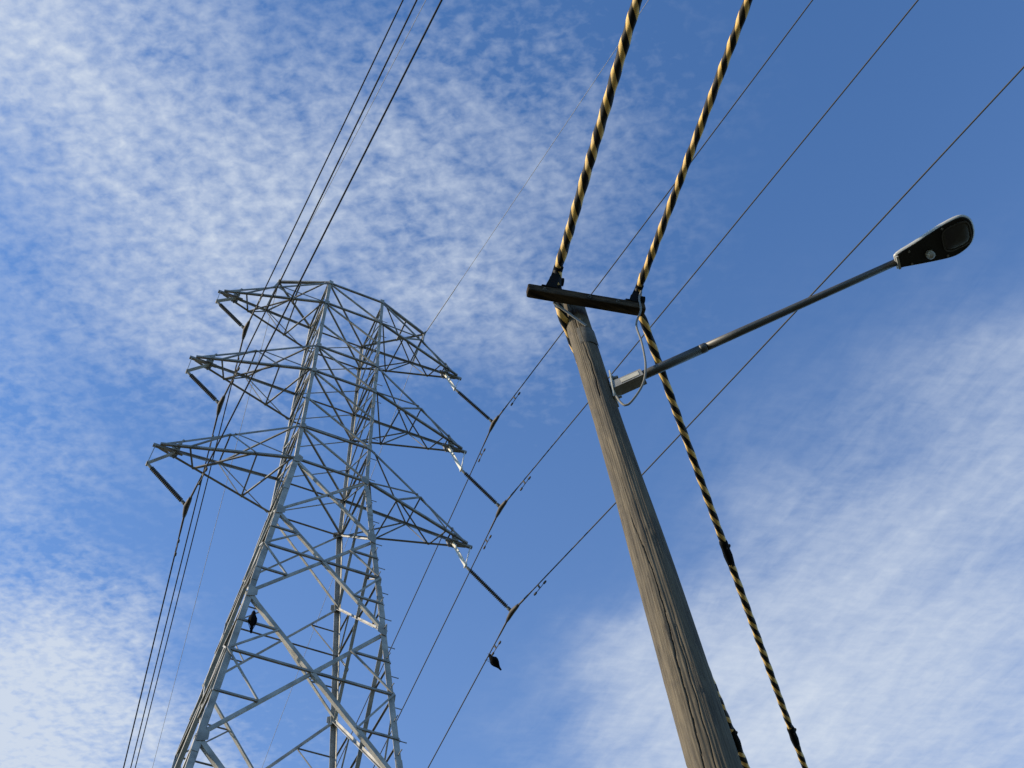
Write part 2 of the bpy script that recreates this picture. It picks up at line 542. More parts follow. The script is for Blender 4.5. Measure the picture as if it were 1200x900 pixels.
LEV_UP = [ZT, ZL1, (ZL1 + ZU2) / 2, ZU2, ZL2, (ZL2 + ZU3) / 2, ZU3, ZL3]
LEV_LO = [ZL3, 24.22, 20.96, 16.60, 11.3, 5.4, 0.35]
UPZ = V(0, 0, 1)
def lerp(a, b, t):
    return a + (b - a) * t
for fi, (A, B, n) in enumerate(FACES):
    for i in range(len(LEV_UP) - 1):
        z1, z0 = LEV_UP[i], LEV_UP[i + 1]
        if fi != 1:
            member('cage_brace', node(*A, z1), node(*B, z0), n, .004, .047 if fi == 0 else .04, .007, UPZ)
        if fi != 0:
            member('cage_brace', node(*B, z1), node(*A, z0), n, -.022, .038, .006, UPZ)
    for z in (ZT, ZL1, ZU2, ZL2, ZU3, ZL3):
        member('horizontal_strut', node(*A, z), node(*B, z), n, .014, .058, .008, UPZ, 'steel_dark')
    for i in range(len(LEV_LO) - 1):
        z1, z0 = LEV_LO[i], LEV_LO[i + 1]
        w = (.072, .082, .10, .11, .11, .11)[i]
        A1, B1, A0, B0 = node(*A, z1), node(*B, z1), node(*A, z0), node(*B, z0)
        member('diagonal_brace', A1, B0, n, .006, w, .011, UPZ, 'steel_leg')
        member('diagonal_brace', B1, A0, n, -.028, w * .72, .010, UPZ, 'steel_leg')
        if i == 0:
            continue
        # crossing point of the two diagonals
        w1, w0 = (B1 - A1).length, (B0 - A0).length
        tc = w1 / (w1 + w0)
        zc = z1 + (z0 - z1) * tc
        X = lerp(A1, B0, tc)
        member('crossing_strut', node(*A, zc), node(*B, zc), n, .020, .052, .007, UPZ, 'steel_dark')
        for (P1, P0, Q1, Q0) in ((A1, A0, B1, B0), (B1, B0, A1, A0)):
            S = A if P1 is A1 else B
            for (corner, far) in ((P1, Q0), (P0, Q1)):
                qn = lerp(corner, X, .5)
                member('redundant_strut', node(*S, qn.z), qn, n, .026, .046, .006, UPZ, 'steel_dark')
                member('redundant_brace', node(*S, zc), qn, n, .034, .038, .005, UPZ)
# plan bracing inside the cage at every crossarm level
for z in (ZT, ZL1, ZU2, ZL2, ZU3, ZL3):
    member('plan_brace', node(-1, -1, z), node(1, 1, z), V(0, 0, -1), .01, .05, .007)
member('plan_brace', node(1, -1, ZL3), node(-1, 1, ZL3), V(0, 0, -1), -.03, .05, .007)
for z in (20.96, 16.6):
    pass
# gusset plates where bracing meets the legs
for sx in (-1, 1):
    for z in (ZT, ZL1, ZU2, ZL2, ZU3, ZL3, 24.22, 20.96, 16.6):
        s = .17 if z > 27 else .27
        for fn, e in ((V(0, -1, 0), V(-sx, 0, 0)), (V(0, 1, 0), V(-sx, 0, 0))):
            c = node(sx, fn.y, z) + fn * .033
            b = MB()
            pts = [(0, -s * .62), (s * .45, -s * .5), (s * .8, -.08), (s * .8, .08), (s * .45, s * .5), (0, s * .62)]
            b.prism([c + e * x + UPZ * y for x, y in pts], [c + e * x + UPZ * y + fn * .010 for x, y in pts])
            part(b, 'gusset_plate', M['steel'])
# climbing bolts up the front right leg
for k in range(72):
    z = 3.0 + k * .45
    b = MB()
    c = node(1, -1, z)
    if k % 2:
        p, q = c + V(0, .06, 0), c + V(.19, .06, 0)
    else:
        p, q = c + V(-.06, 0, 0), c + V(-.06, -.19, 0)
    b.tube([p, lerp(p, q, .93), q], [.011, .011, .018], 6)
    part(b, 'step_bolt', M['steel_dark'])

# crossarms
ARMS = {'top': (ZT, ZL1, 3.9583), 'middle': (ZU2, ZL2, 4.1331), 'bottom': (ZU3, ZL3, 4.2921)}
APEX = {('top', -1): (0.737, 34.127), ('middle', -1): (0.562, 30.146), ('bottom', -1): (0.367, 25.870),
        ('top', 1): (8.700, 34.02), ('middle', 1): (8.930, 29.93), ('bottom', 1): (9.060, 25.83)}
for lev, (zu, zl, al) in ARMS.items():
    for s in (-1, 1):
        tipp = V(TX + s * al, TY, zl)
        sp = .09                       # half gap of the chords at the tip
        T = {('u', -1): tipp + V(-s * .12, -sp, .10), ('u', 1): tipp + V(-s * .12, sp, .10), ('l', -1): tipp + V(0, -sp, 0), ('l', 1): tipp + V(0, sp, 0)}
        N = {(k, y): node(s, y, zu if k == 'u' else zl) for k in 'ul' for y in (-1, 1)}
        b = MB()
        for (k, y), p in T.items():
            b.angle(p, N[k, y], V(0, -y, 0), V(0, 0, -1 if k == 'u' else 1), .066 if k == 'l' else .064, .009)
        arm = part(b, 'crossarm', M['steel_dark'])
        def ch(k, y, t):
            return lerp(T[k, y], N[k, y], t)
        L, U = 'l', 'u'
        bars = [(L, -1, .72, L, 1, .74), (L, 1, .30, L, -1, .70), (L, 1, .74, L, -1, .99), (L, -1, .22, L, 1, .30),
                (L, -1, .12, L, 1, .12), (U, -1, .47, U, 1, .47), (U, -1, .12, U, 1, .12), (U, 1, .47, U, -1, .97),
                (U, -1, .47, L, -1, .72), (U, 1, .47, L, 1, .74), (U, -1, .47, L, -1, .22), (U, 1, .47, L, 1, .30),
                (U, 1, .50, L, 1, .985), (U, -1, .50, L, -1, .985), (U, -1, .13, L, -1, .13), (U, 1, .13, L, 1, .13)]
        for i, (k0, y0, t0, k1, y1, t1) in enumerate(bars):
            p, q = ch(k0, y0, t0), ch(k1, y1, t1)
            bb = MB()
            nn = V(0, 0, -1) if k0 == k1 else V(0, y0, 0)
            a = (q - p).normalized()
            e1 = a.cross(nn)
            o = nn * (.006 + .0016 * i)
            wd = .042 if i not in (12, 13, 9, 11) else .032
            bb.angle(p + o - e1 * wd / 2, q + o - e1 * wd / 2, e1, -nn, wd, .007)
            part(bb, 'lacing_bar', M['steel_dark'], arm)
        # tip: pair of plates and a beam that juts past the chords
        bb = MB()
        bb.box(tipp + V(-s * .62, 0, -.012), tipp + V(s * .16, 0, -.012), V(0, 0, 1), .075, .08)
        for yy in (-1, 1):
            bb.box(tipp + V(-s * .50, yy * .135, .02), tipp + V(-s * .30, yy * .135, .02), V(0, 0, 1), .24, .012)
        bb.box(tipp + V(-s * .42, -.17, .02), tipp + V(-s * .42, .17, .02), V(0, 0, 1), .16, .05)
        part(bb, 'tip_plate', M['steel_dark'], arm)
        # V shaped hanger: two straps and a shackle, leaning outwards
        ax, az = APEX[lev, s]
        ap = V(ax, TY, az)
        bb = MB()
        bb.box(tipp + V(s * .10, .0, -.05), ap, V(0, 1, 0), .085, .016)
        bb.box(tipp + V(-s * .42, .0, -.05), ap + V(0, 0, .012), V(0, 1, 0), .12, .016)
        bb.tube([ap + V(0, -.07, 0), ap + V(0, .07, 0)], .03, 8)
        part(bb, 'hanger_bracket', M['alu'] if s > 0 else M['steel'], arm)  # right hangers paler than left: sunlight put into their colour
# earth wire brackets at the top
EARTH = {-1: V(2.414, TY, 36.493), 1: V(7.536, TY, 36.587)}
for s, e in EARTH.items():
    b = MB()
    for y in (-1, 1):
        b.angle(node(s, y, ZT + .02), e + V(0, y * .05, 0), V(0, -y, 0), V(0, 0, 1), .085, .009)
    b.box(lerp(node(s, -1, ZT), e, .55) + V(0, 0, -.02), lerp(node(s, 1, ZT), e, .55) + V(0, 0, -.02), V(0, 0, 1), .05, .05)
    zt = lerp(V(TX + s * 3.9583, TY, ZL1), V(TX + s * WT, TY, ZT), .47)
    for y in (-1, 1):
        b.box(e + V(0, y * .03, -.03), zt + V(0, y * .48, .0), V(0, 1, 0), .045, .045)
    br = part(b, 'earth_wire_bracket', M['steel_dark'])
    b = MB()
    b.tube([e + V(0, -.16, -.07), e + V(0, 0, -.05), e + V(0, .16, -.07)], [.03, .05, .03], 8)
    b.box(e + V(0, 0, -.06), e + V(0, 0, .06), V(1, 0, 0), .05, .08)
    part(b, 'earth_wire_clamp', M['steel'], br)

# ------------------------------------------------------------------ insulators and wires of the pylon
CL = {'LT': V(1.795, TY, 33.173), 'LM': V(1.689, TY, 29.171), 'LL': V(1.581, TY, 24.790),
      'RT': V(10.055, TY, 32.894), 'RM': V(10.192, TY, 28.776), 'RL': V(10.396, TY, 24.634)}
AP = {'LT': ('top', -1), 'LM': ('middle', -1), 'LL': ('bottom', -1), 'RT': ('top', 1), 'RM': ('middle', 1), 'RL': ('bottom', 1)}
AZ = {'LT': (177.5, 6.4), 'LM': (177.5, 6.5), 'LL': (177.3, 6.6), 'RT': (175.4, 2.3), 'RM': (175.0, 1.7), 'RL': (174.0, 0.8)}
WORD = {'T': 'top', 'M': 'middle', 'L': 'lowest'}
def hdir(az):
    return V(math.sin(R(az)), math.cos(R(az)), 0)
def span(P, az, el, curv, smax, n, s0=0.0):
    d = hdir(az)
    out = []
    for i in range(n + 1):
        s = s0 + (smax - s0) * (i / n) ** 1.7
        out.append(P + d * s + V(0, 0, math.tan(R(el)) * s + curv * s * s))
    return out
WIREPT = {}
for k, c in CL.items():
    side = 'left' if k[0] == 'L' else 'right'
    wd = WORD[k[1]]
    lev, s = AP[k]
    ap = V(APEX[lev, s][0], TY, APEX[lev, s][1])
    ax = (c - ap).normalized()
    ln = (c - ap).length
    # insulator string
    t = thing('insulator_string', ap, 'dark ribbed insulator string pulled sideways under the %s %s crossarm of the pylon' % (wd, side), 'insulator', 'insulator strings under the pylon crossarms')
    b = MB()
    prof = []
    x0, x1 = .17, ln - .20
    ns = int((x1 - x0) / .052)
    for i in range(ns):
        z = x0 + (x1 - x0) * i / ns
        prof += [(z, .036), (z + .012, .036), (z + .020, .061), (z + .028, .062), (z + .040, .042)]
    b.lathe(ap, c, prof, 14)
    b.build('ribbed_rod', M['shed'], t)
    b = MB()
    b.lathe(ap, c, [(0, .022), (.05, .022), (.06, .04), (.15, .04), (x0 + .01, .03)], 10)
    b.build('end_fitting', M['bracket'], t)
    b = MB()
    b.lathe(ap, c, [(x1 - .02, .03), (x1 + .03, .04), (x1 + .10, .04), (x1 + .11, .022), (ln - .02, .022)], 10)
    b.build('end_fitting', M['bracket'], t)
    db, df = hdir(AZ[k][0]), hdir(AZ[k][1])
    b = MB()
    b.tube([c + db * .34 + V(0, 0, -.035), c + db * .22 + V(0, 0, -.02), c + V(0, 0, .0), c + df * .22 + V(0, 0, -.02), c + df * .34 + V(0, 0, -.035)], [.036, .055, .072, .055, .036], 10)
    b.box(c - ax * .16, c + ax * .03, V(0, 1, 0), .10, .03)
    b.build('wire_clamp', M['clamp'], t)
    # conductor: back span over the viewer's head, forward span away
    bk = span(c, AZ[k][0], -7, .0007, 130, 60)
    fw = span(c, AZ[k][1], -7, .0007, 170, 60)
    WIREPT[k] = (bk, fw)
    w = thing('power_line', c, 'long thin %s conductor hung from the %s crossarms of the pylon' % ({'T': 'topmost', 'M': 'middle', 'L': 'lowest'}[k[1]], side), 'power line', 'conductors carried by the pylon')
    b = MB()
    rad = .0185 if side == 'left' else .0165
    b.tube(bk[::-1] + fw[1:], rad, 7)
    b.build('stranded_wire', M['wire'] if side == 'left' else M['wire_grey'], w)
    for dd, el in ((db, -7), (df, -7)):
        b = MB()
        g = [c + dd * x + V(0, 0, math.tan(R(el)) * x) for x in (.30, .5, .75, 1.0)]
        b.tube(g, [.026, .026, .024, rad], 8)
        b.build('armour_rod', M['clamp'], w)
    for dd in (db, df):
        x = 1.28 if dd is db else 1.18
        p = c + dd * x + V(0, 0, -math.tan(R(7)) * x)
        dn = V(.55, 0, -.83) if side == 'right' else V(.15, 0, -.98)
        b = MB()
        b.box(p, p + dn * .11, dd, .045, .025)
        m0 = p + dn * .11
        b.tube([m0 - dd * .24 + V(0, 0, .02), m0 - dd * .1, m0 + dd * .1, m0 + dd * .24 + V(0, 0, .02)], .011, 6)
        dm = b.build('vibration_damper', M['clamp'], w)
        for sg in (-1, 1):
            b = MB()
            q = m0 + dd * sg * .17
            b.lathe(q, q + dd * sg * .15, [(0, .018), (.02, .029), (.09, .029), (.12, .018)], 10)
            b.build('damper_weight', M['clamp'], dm)
for s, e in EARTH.items():
    side = 'left' if s < 0 else 'right'
    p = e + V(0, 0, -.07)
    bk = span(p, 175.9 if s < 0 else 174.3, -4, .0006, 130, 50)
    fw = span(p, 6.4 if s < 0 else 4.6, -4, .0006, 170, 50)
    w = thing('earth_wire', p, 'faint thin earth wire from the %s peak bracket at the very top of the pylon' % side, 'earth wire', 'earth wires over the pylon')
    b = MB()
    b.tube(bk[::-1] + fw[1:], .0085, 6)
    b.build('stranded_wire', M['wire_pale'], w)
    for pts in (bk, fw):
        b = MB()
        d = (pts[3] - pts[0]).normalized()
        L_ = 2.6 if (s > 0 and pts is bk) else .5
        b.tube([p + d * .1, p + d * .25, p + d * L_ * .8, p + d * L_], [.02, .016, .014, .0086], 7)
        b.build('armour_rod', M['wire_pale'], w)

# ------------------------------------------------------------------ the timber pole
PB = V(4.139, 4.548, 0)
PD = V(-.05784, .05053, .99705).normalized()
PL = 11.92
pole = thing('utility_pole', PB, 'leaning weathered grey brown timber pole with a dark crossarm on top', 'pole')
PX = V(0, 1, 0).cross(PD).normalized()
PY = PD.cross(PX)
def prad(h):
    return float(np.interp(h, [0, 6.3, 7, 8, 9, 10, 11, 12], [.19, .160, .154, .143, .129, .119, .115, .112]))
CRACK = [(8.80, 3.50), (8.461, 3.628), (8.139, 3.808), (7.890, 3.902), (7.573, 3.908), (7.179, 3.846), (7.062, 3.783), (6.734, 3.770), (6.348, 3.698), (6.193, 3.654), (5.8, 3.60)]
def crack_at(h):
    for (h1, a1), (h0, a0) in zip(CRACK[:-1], CRACK[1:]):
        if h0 <= h <= h1:
            t = (h1 - h) / (h1 - h0)
            return a1 + (a0 - a1) * t + .012 * math.sin(h * 31) + .008 * math.sin(h * 77)
    return None
def crack2(h):   # a second, shorter split near the top on the side that faces the viewer
    if 10.2 < h < 11.75:
        return 3.95 + .10 * math.sin(h * 3.1) + .02 * math.sin(h * 23)
    return None
def crack3(h):
    if 5.6 < h < 7.35:
        return 4.10 + .06 * (h - 6.5) + .02 * math.sin(h * 19)
    return None
_rc = random.Random(11)
SPLITS = []
for _i in range(26):
    _h0 = _rc.uniform(5.4, 11.2)
    SPLITS.append((_rc.uniform(2.2, 5.6), _h0, _h0 + _rc.uniform(.35, 1.5), _rc.uniform(.002, .008), _rc.uniform(.012, .024), _rc.uniform(-.06, .06), _rc.uniform(0, 6)))
KNOTS = [(3.55, 9.55, .05), (4.30, 8.35, .06), (3.10, 7.0, .05), (4.45, 6.75, .05), (3.95, 10.7, .045)]
vs, fs = [], []
NS = 320
rows = []
h = 0.0
while h < PL:
    rows.append(h)
    h += .20 if h < 5 else .035
rows.append(PL)
def fbm(a, h):
    return (.0030 * math.sin(3 * a + h * .7) + .0020 * math.sin(7 * a - h * .9 + 1.3) + .0012 * math.sin(17 * a + h * 1.7 + 2)
            + .0009 * math.sin(41 * a + .8 * math.sin(h * 2.3)) + .0025 * math.sin(h * 1.9 + 2 * a))
for h in rows:
    for k in range(NS):
        a = 2 * math.pi * k / NS
        r = prad(h) + fbm(a, h)
        for fn, dep, wid in ((crack_at, .030, .030), (crack2, .034, .05), (crack3, .016, .022)):
            ca = fn(h)
            if ca is not None:
                dl = abs((a - ca + math.pi) % (2 * math.pi) - math.pi)
                if fn is crack_at:
                    wd = wid * (.55 + .45 * min(1, (8.8 - h) / 1.6)) * min(1, (8.85 - h) / .4)
                    dep2 = dep * min(1, (8.85 - h) / .6)
                else:
                    wd, dep2 = wid, dep * min(1, abs(math.sin((h - 5.6) * 1.7)) + .25)
                if dl < wd:
                    r -= dep2 * (1 - dl / wd)
        for ca, ha, hb, dep, wid, sl, p0 in SPLITS:
            if ha < h < hb:
                c0 = ca + sl * (h - ha) + .018 * math.sin(h * 13 + p0) + .008 * math.sin(h * 41 + p0)
                dl = abs((a - c0 + math.pi) % (2 * math.pi) - math.pi)
                if dl < wid:
                    r -= dep * (1 - dl / wid) * min(1, (h - ha) / .2, (hb - h) / .2)
        for ka, kh, kr in KNOTS:
            dk = (((a - ka + math.pi) % (2 * math.pi) - math.pi) * .14 / kr) ** 2 + ((h - kh) / (kr * 1.3)) ** 2
            if dk < 4:
                r += .007 * math.exp(-dk * 1.2) - .010 * math.exp(-dk * 6)
        da = (a - 2.80 + math.pi) % (2 * math.pi) - math.pi     # a gouge low on the sunny side
        q = (da / .30) ** 2 + ((h - 6.22) / .13) ** 2
        if q < 1:
            r -= .022 * (1 - q)
        if h > PL - .45:      # split, rotted top
            r -= .010 * max(0, math.sin(a * 5 + 1)) * (h - PL + .45) / .45
        vs.append((r * math.cos(a) + .010 * math.sin(h * .9), r * math.sin(a) + .008 * math.sin(h * .7 + 1), h))
n = len(rows)
for i in range(n - 1):
    for k in range(NS):
        fs.append((i * NS + k, i * NS + (k + 1) % NS, (i + 1) * NS + (k + 1) % NS, (i + 1) * NS + k))
fs.append(tuple(range((n - 1) * NS, n * NS)))
me = bpy.data.meshes.new('shaft')
me.from_pydata(vs, [], fs)
me.materials.append(M['timber'])
me.polygons.foreach_set('use_smooth', [True] * len(fs))
shaft = bpy.data.objects.new('shaft', me)
COL.objects.link(shaft)
shaft.parent = pole
shaft.matrix_local = Matrix(((PX.x, PY.x, PD.x, 0), (PX.y, PY.y, PD.y, 0), (PX.z, PY.z, PD.z, 0), (0, 0, 0, 1)))
def onpole(h):
    return PB + PD * h

# crossarm: a square baulk bolted to the near face of the pole
AD = hdir(103.05)
AN = hdir(193.05)
A0, A1 = V(2.873, 5.034, 11.625), V(3.998, 4.774, 11.622)
def bevel_bar(p, q, e1, w1, w2, bev):
    a = (q - p).normalized()
    e1 = (e1 - a * e1.dot(a)).normalized()
    e2 = a.cross(e1)
    x, y = w1 / 2, w2 / 2
    c = [(-x + bev, -y), (x - bev, -y), (x, -y + bev), (x, y - bev), (x - bev, y), (-x + bev, y), (-x, y - bev), (-x, -y + bev)]
    b = MB()
    rings = []
    for t, sc in ((0, .9), (.012, 1), (.3, 1.015), (.55, .99), (.8, 1.01), (.988, 1), (1, .9)):
        o = p + (q - p) * t
        rings.append([o + e1 * u * sc + e2 * v * sc for u, v in c])
    vs = [v for r in rings for v in r]
    m8 = 8
    fs = [(i * m8 + k, i * m8 + (k + 1) % m8, (i + 1) * m8 + (k + 1) % m8, (i + 1) * m8 + k) for i in range(len(rings) - 1) for k in range(m8)]
    fs += [tuple(range(m8))[::-1], tuple(range((len(rings) - 1) * m8, len(rings) * m8))]
    b.add(vs, fs)
    return b
xarm = bevel_bar(A0 + V(0, 0, .012), A1 + V(0, 0, .012), V(0, 0, 1), .112, .095, .006).build('crossarm', M['arm_timber'], pole)
ac = onpole(11.66)
for off in (-.42, .02, .30):
    p = lerp(A0, A1, .5) + AD * off + AN * .046
    b = MB()
    b.lathe(p, p + AN * .03, [(0, .020), (.005, .020), (.007, .012), (.02, .011)], 8)
    b.build('bolt_head', M['band'], xarm)
# diagonal strap from the arm down to the pole
b = MB()
b.box(lerp(A0, A1, .23) + AN * -.051 + V(0, 0, -.045), onpole(11.36) + AN * (prad(11.4) + .012), AN, .008, .030)
b.build('crossarm_brace', M['bracket'], pole)
# folded metal band round the upper pole
def pole_band(h0, h1, a0, a1, thick, name, m):
    b = MB()
    vs, fs = [], []
    nn = 26
    for j, hh in enumerate((h0, h0 + .004, h1 - .004, h1)):
        for i in range(nn + 1):
            a = a0 + (a1 - a0) * i / nn
            r = prad(hh) + (thick if j in (1, 2) else .001)
            vs.append(onpole(hh) + PX * math.cos(a) * r + PY * math.sin(a) * r)
    for j in range(3):
        for i in range(nn):
            fs.append((j * (nn + 1) + i, j * (nn + 1) + i + 1, (j + 1) * (nn + 1) + i + 1, (j + 1) * (nn + 1) + i))
    b.add(vs, fs, 0, True)
    return b.build(name, m, pole)
pole_band(11.08, 11.36, R(-150), R(-40), .003, 'metal_band', M['band'])
# king bolt and washer above the band
b = MB()
q = lerp(A0, A1, .50) + V(0, 0, .075)
b.lathe(q, q + V(0, 0, .05), [(0, .035), (.012, .035), (.014, .02), (.04, .018)], 8)
b.build('king_bolt', M['clamp'], xarm)

# ------------------------------------------------------------------ the striped cables
KL, KR = V(3.231, 5.074, 12.20), V(4.030, 4.888, 12.10)
JL, JR = V(3.234, 5.073, 11.597), V(4.045, 4.885, 11.728)
def smooth_path(ctrl, step):
    # Catmull-Rom through control points, resampled evenly
    pts = [Vector(c) for c in ctrl]
    pts = [pts[0] * 2 - pts[1]] + pts + [pts[-1] * 2 - pts[-2]]
    out = []
    for i in range(1, len(pts) - 2):
        p0, p1, p2, p3 = pts[i - 1:i + 3]
        m = max(2, int((p2 - p1).length / .02))
        for j in range(m):
            t = j / m
            out.append(.5 * ((2 * p1) + (p2 - p0) * t + (2 * p0 - 5 * p1 + 4 * p2 - p3) * t * t + (3 * p1 - p0 - 3 * p2 + p3) * t ** 3))
    out.append(pts[-2])
    res, acc = [out[0]], 0.0
    for a, b in zip(out[:-1], out[1:]):
        acc += (b - a).length
        if acc >= step:
            res.append(b)
            acc = 0.0
    return res
def striped_cable(K, J, az_b, az_f, rs, pitch, label, ties, seed, el_b=-6, el_f=-5):
    t = thing('striped_cable', K, label, 'cable', 'striped cables on the timber pole')
    db, df = hdir(az_b), hdir(az_f)
    def bp(s):
        return K + db * s + V(0, 0, math.tan(R(el_b)) * s + .004 * s * s)
    def fp(s):
        return J + df * s + V(0, 0, math.tan(R(el_f)) * s + .004 * s * s)
    ctrl = [bp(s) for s in (26, 20, 15, 11, 8, 6, 4, 2.5, 1.2, .4, .1)] + [lerp(K, J, .5) + AN * -.02] + [fp(s) for s in (.05, .3, 1, 2.5, 4, 6, 8, 11, 15, 20, 26)]
    path = smooth_path(ctrl, .03)
    rnd = random.Random(seed)
    e = V(0, 0, 1)
    frames = []
    for i, p in enumerate(path):
        tg = (path[min(i + 1, len(path) - 1)] - path[max(i - 1, 0)]).normalized()
        e = (e - tg * e.dot(tg)).normalized()
        frames.append((p, e.copy(), tg.cross(e)))
    period = .205
    nn = 18
    vs, fs, uv = [], [], []
    for i, (p, e1, e2) in enumerate(frames):
        x = i * .0301
        tw = 2 * math.pi * x / pitch + seed
        for k in range(nn):
            a = 2 * math.pi * k / nn
            r = rs * 2.02 * (1 + .075 * math.cos(2 * (a - tw)) + .02 * math.sin(x * 2.1 + seed))
            vs.append(p + (e1 * math.cos(a) + e2 * math.sin(a)) * r - K)
    for i in range(len(frames) - 1):
        for k in range(nn):
            fs.append((i * nn + k, i * nn + (k + 1) % nn, (i + 1) * nn + (k + 1) % nn, (i + 1) * nn + k))
            x0, x1 = i * .0301, (i + 1) * .0301
            uv += [x0, k / nn, x0, (k + 1) / nn, x1, (k + 1) / nn, x1, k / nn]
    me = bpy.data.meshes.new('spiral_sleeve')
    me.from_pydata([tuple(v) for v in vs], [], fs)
    me.uv_layers.new(name='along').data.foreach_set('uv', uv)
    me.materials.append(M['tiger'])
    me.polygons.foreach_set('use_smooth', [True] * len(fs))
    o = bpy.data.objects.new('spiral_sleeve', me)
    COL.objects.link(o)
    o.parent = t
    # black wrapped ties
    for s in ties:
        c = fp(s)
        d = (fp(s + .05) - fp(s - .05)).normalized()
        b = MB()
        b.tube([c - d * .17, c - d * .13, c - d * .05, c + d * .06, c + d * .14, c + d * .20], [rs * 2.2, rs * 2.6, rs * 2.4, rs * 2.7, rs * 2.4, rs * 2.1], 10)
        b.box(c, c + V(0, 0, .09) + hdir(az_f + 90) * .05, d, .03, .02)
        b.box(c - d * .1, c - d * .1 - V(0, 0, .07) + hdir(az_f + 90) * .03, d, .02, .015)
        b.build('black_tie', M['tape'], t)
    # black sleeve where the cable is bound at the crossarm
    b = MB()
    pp = [bp(.14), bp(.06), K, lerp(K, J, .3), lerp(K, J, .7)]
    b.tube(smooth_path(pp, .03), rs * 2.2, 10)
    b.build('black_sleeve', M['tape'], t)
    return t
striped_cable(KL, JL, 192.6, 45.7, .0225, .41, 'thick yellow and black striped cable tied to the left end of the dark crossarm', [6.25], 1)
striped_cable(KR, JR, 191.2, 45.4, .0185, .41, 'yellow and black striped cable tied to the right end of the dark crossarm', [3.10, 6.20], 4)
# cable clamps that stand on the crossarm
for K, x in ((KL, .18), (KR, .90)):
    foot = lerp(A0, A1, x) + V(0, 0, .07)
    b = MB()
    b.box(foot + AD * -.075, foot + AD * .075, V(0, 0, 1), .022, .11)
    b.box(foot, K + V(0, 0, -.03) + AN * .05, AD, .085, .06)
    b.tube([K + AD * -.07 + AN * .02 + V(0, 0, -.10), K + AD * .07 + AN * .02 + V(0, 0, -.10)], .042, 10)
    for sg in (-1, 1):
        b.tube([foot + AD * sg * .062, foot + AD * sg * .062 + V(0, 0, .07)], .012, 6)
    b.build('cable_clamp', M['tape'], xarm)

# ------------------------------------------------------------------ the street lamp
LA = hdir(136.834)
LD = V(LA.x * math.cos(R(9)), LA.y * math.cos(R(9)), math.sin(R(9)))
LAT = V(.729, .684, 0).normalized()
LUP = LD.cross(LAT).normalized()
if LUP.z < 0:
    LUP = -LUP
L0 = V(3.614, 4.992, 10.352)
lamp = thing('street_lamp', L0, 'grey street lamp on a long rising arm bolted to the timber pole', 'street lamp')
def la(s, lat=0.0, up=0.0):
    return L0 + LD * s + LAT * lat + LUP * up
b = MB()
b.tube([la(.03), la(.86)], .042, 20)
b.tube([la(.845), la(.86), la(.90), la(.905)], [.042, .0435, .0435, .037], 20)
b.tube([la(.90), la(1.3), la(2.0), la(2.73)], [.0375, .036, .033, .031], 20)
b.build('arm', M['pipe'], lamp)
# mounting plate against the pole and the channel that grips the pipe
b = MB()
c0 = la(.018)
b.box(c0 + UPZ * -.20, c0 + UPZ * .20, LAT, .13, .012)
bp_ = b.build('mounting_plate', M['plate'], lamp)
for dz in (-.15, .15):
    b = MB()
    p = c0 + UPZ * dz + LA * .006
    b.lathe(p, p + LA * .05, [(0, .028), (.012, .028), (.014, .016), (.05, .014)], 8)
    b.build('bolt_head', M['bracket'], bp_)
b = MB()
for sg in (-1, 1):
    b.box(la(.0, sg * .050, -.012), la(.30, sg * .050, -.012), LUP, .095, .008)
b.box(la(.0, 0, -.064), la(.30, 0, -.064), LAT, .108, .008)
b.build('mounting_channel', M['bracket'], lamp)
b = MB()
b.box(la(.10, -.0565, -.018), la(.27, -.0565, -.018), LUP, .06, .004)
b.build('label_plate', M['plate'], lamp)
# luminaire: flat underside, domed shell
OUT = [(-.03, -.080), (.157, -.124), (.405, -.175), (.56, -.188), (.635, -.170), (.685, -.110), (.700, -.020), (.690, .055), (.655, .120), (.585, .163), (.470, .178), (.264, .132), (.009, .060), (-.03, .055)]
def resample(poly, m):
    P = [Vector((x, y, 0)) for x, y in poly]
    out = []
    n = len(P)
    for i in range(n):
        p0, p1, p2, p3 = P[i - 1], P[i], P[(i + 1) % n], P[(i + 2) % n]
        sharp = i in (12, 13)
        for j in range(m):
            t = j / m
            if sharp:
                out.append(p1.lerp(p2, t))
            else:
                out.append(.5 * ((2 * p1) + (p2 - p0) * t + (2 * p0 - 5 * p1 + 4 * p2 - p3) * t * t + (3 * p1 - p0 - 3 * p2 + p3) * t ** 3))
    return [(v.x, v.y) for v in out]
OUTS = resample(OUT, 5)
H0 = 2.71
def hp(x, y, z):
    return la(H0 + x, y, z)
def ring(scale, z, cx=.36, cy=-.006, tilt=0.0):
    return [hp(cx + (x - cx) * scale, cy + (y - cy) * scale, z + tilt * x) for x, y in OUTS]
def loft(b, rings, mi=0, smooth=True, cap0=False, cap1=True):
    n = len(rings[0])
    vs = [v for r in rings for v in r]
    fs = [(i * n + k, i * n + (k + 1) % n, (i + 1) * n + (k + 1) % n, (i + 1) * n + k) for i in range(len(rings) - 1) for k in range(n)]
    if cap0:
        fs.append(tuple(range(n))[::-1])
    if cap1:
        fs.append(tuple(range((len(rings) - 1) * n, len(rings) * n)))
    b.add(vs, fs, mi, smooth)
b = MB()
loft(b, [ring(.96, -.030), ring(1.0, -.022), ring(1.003, -.008), ring(.975, .006), ring(.88, .022, tilt=.008), ring(.68, .042, tilt=.012), ring(.35, .064, tilt=.02), ring(.06, .066, tilt=.02)])
head = b.build('lamp_head', M['lamp_top'], lamp)
b = MB()
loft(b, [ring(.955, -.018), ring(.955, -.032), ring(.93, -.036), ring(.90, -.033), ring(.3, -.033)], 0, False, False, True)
b.build('lamp_underside', M['lamp_under'], head)
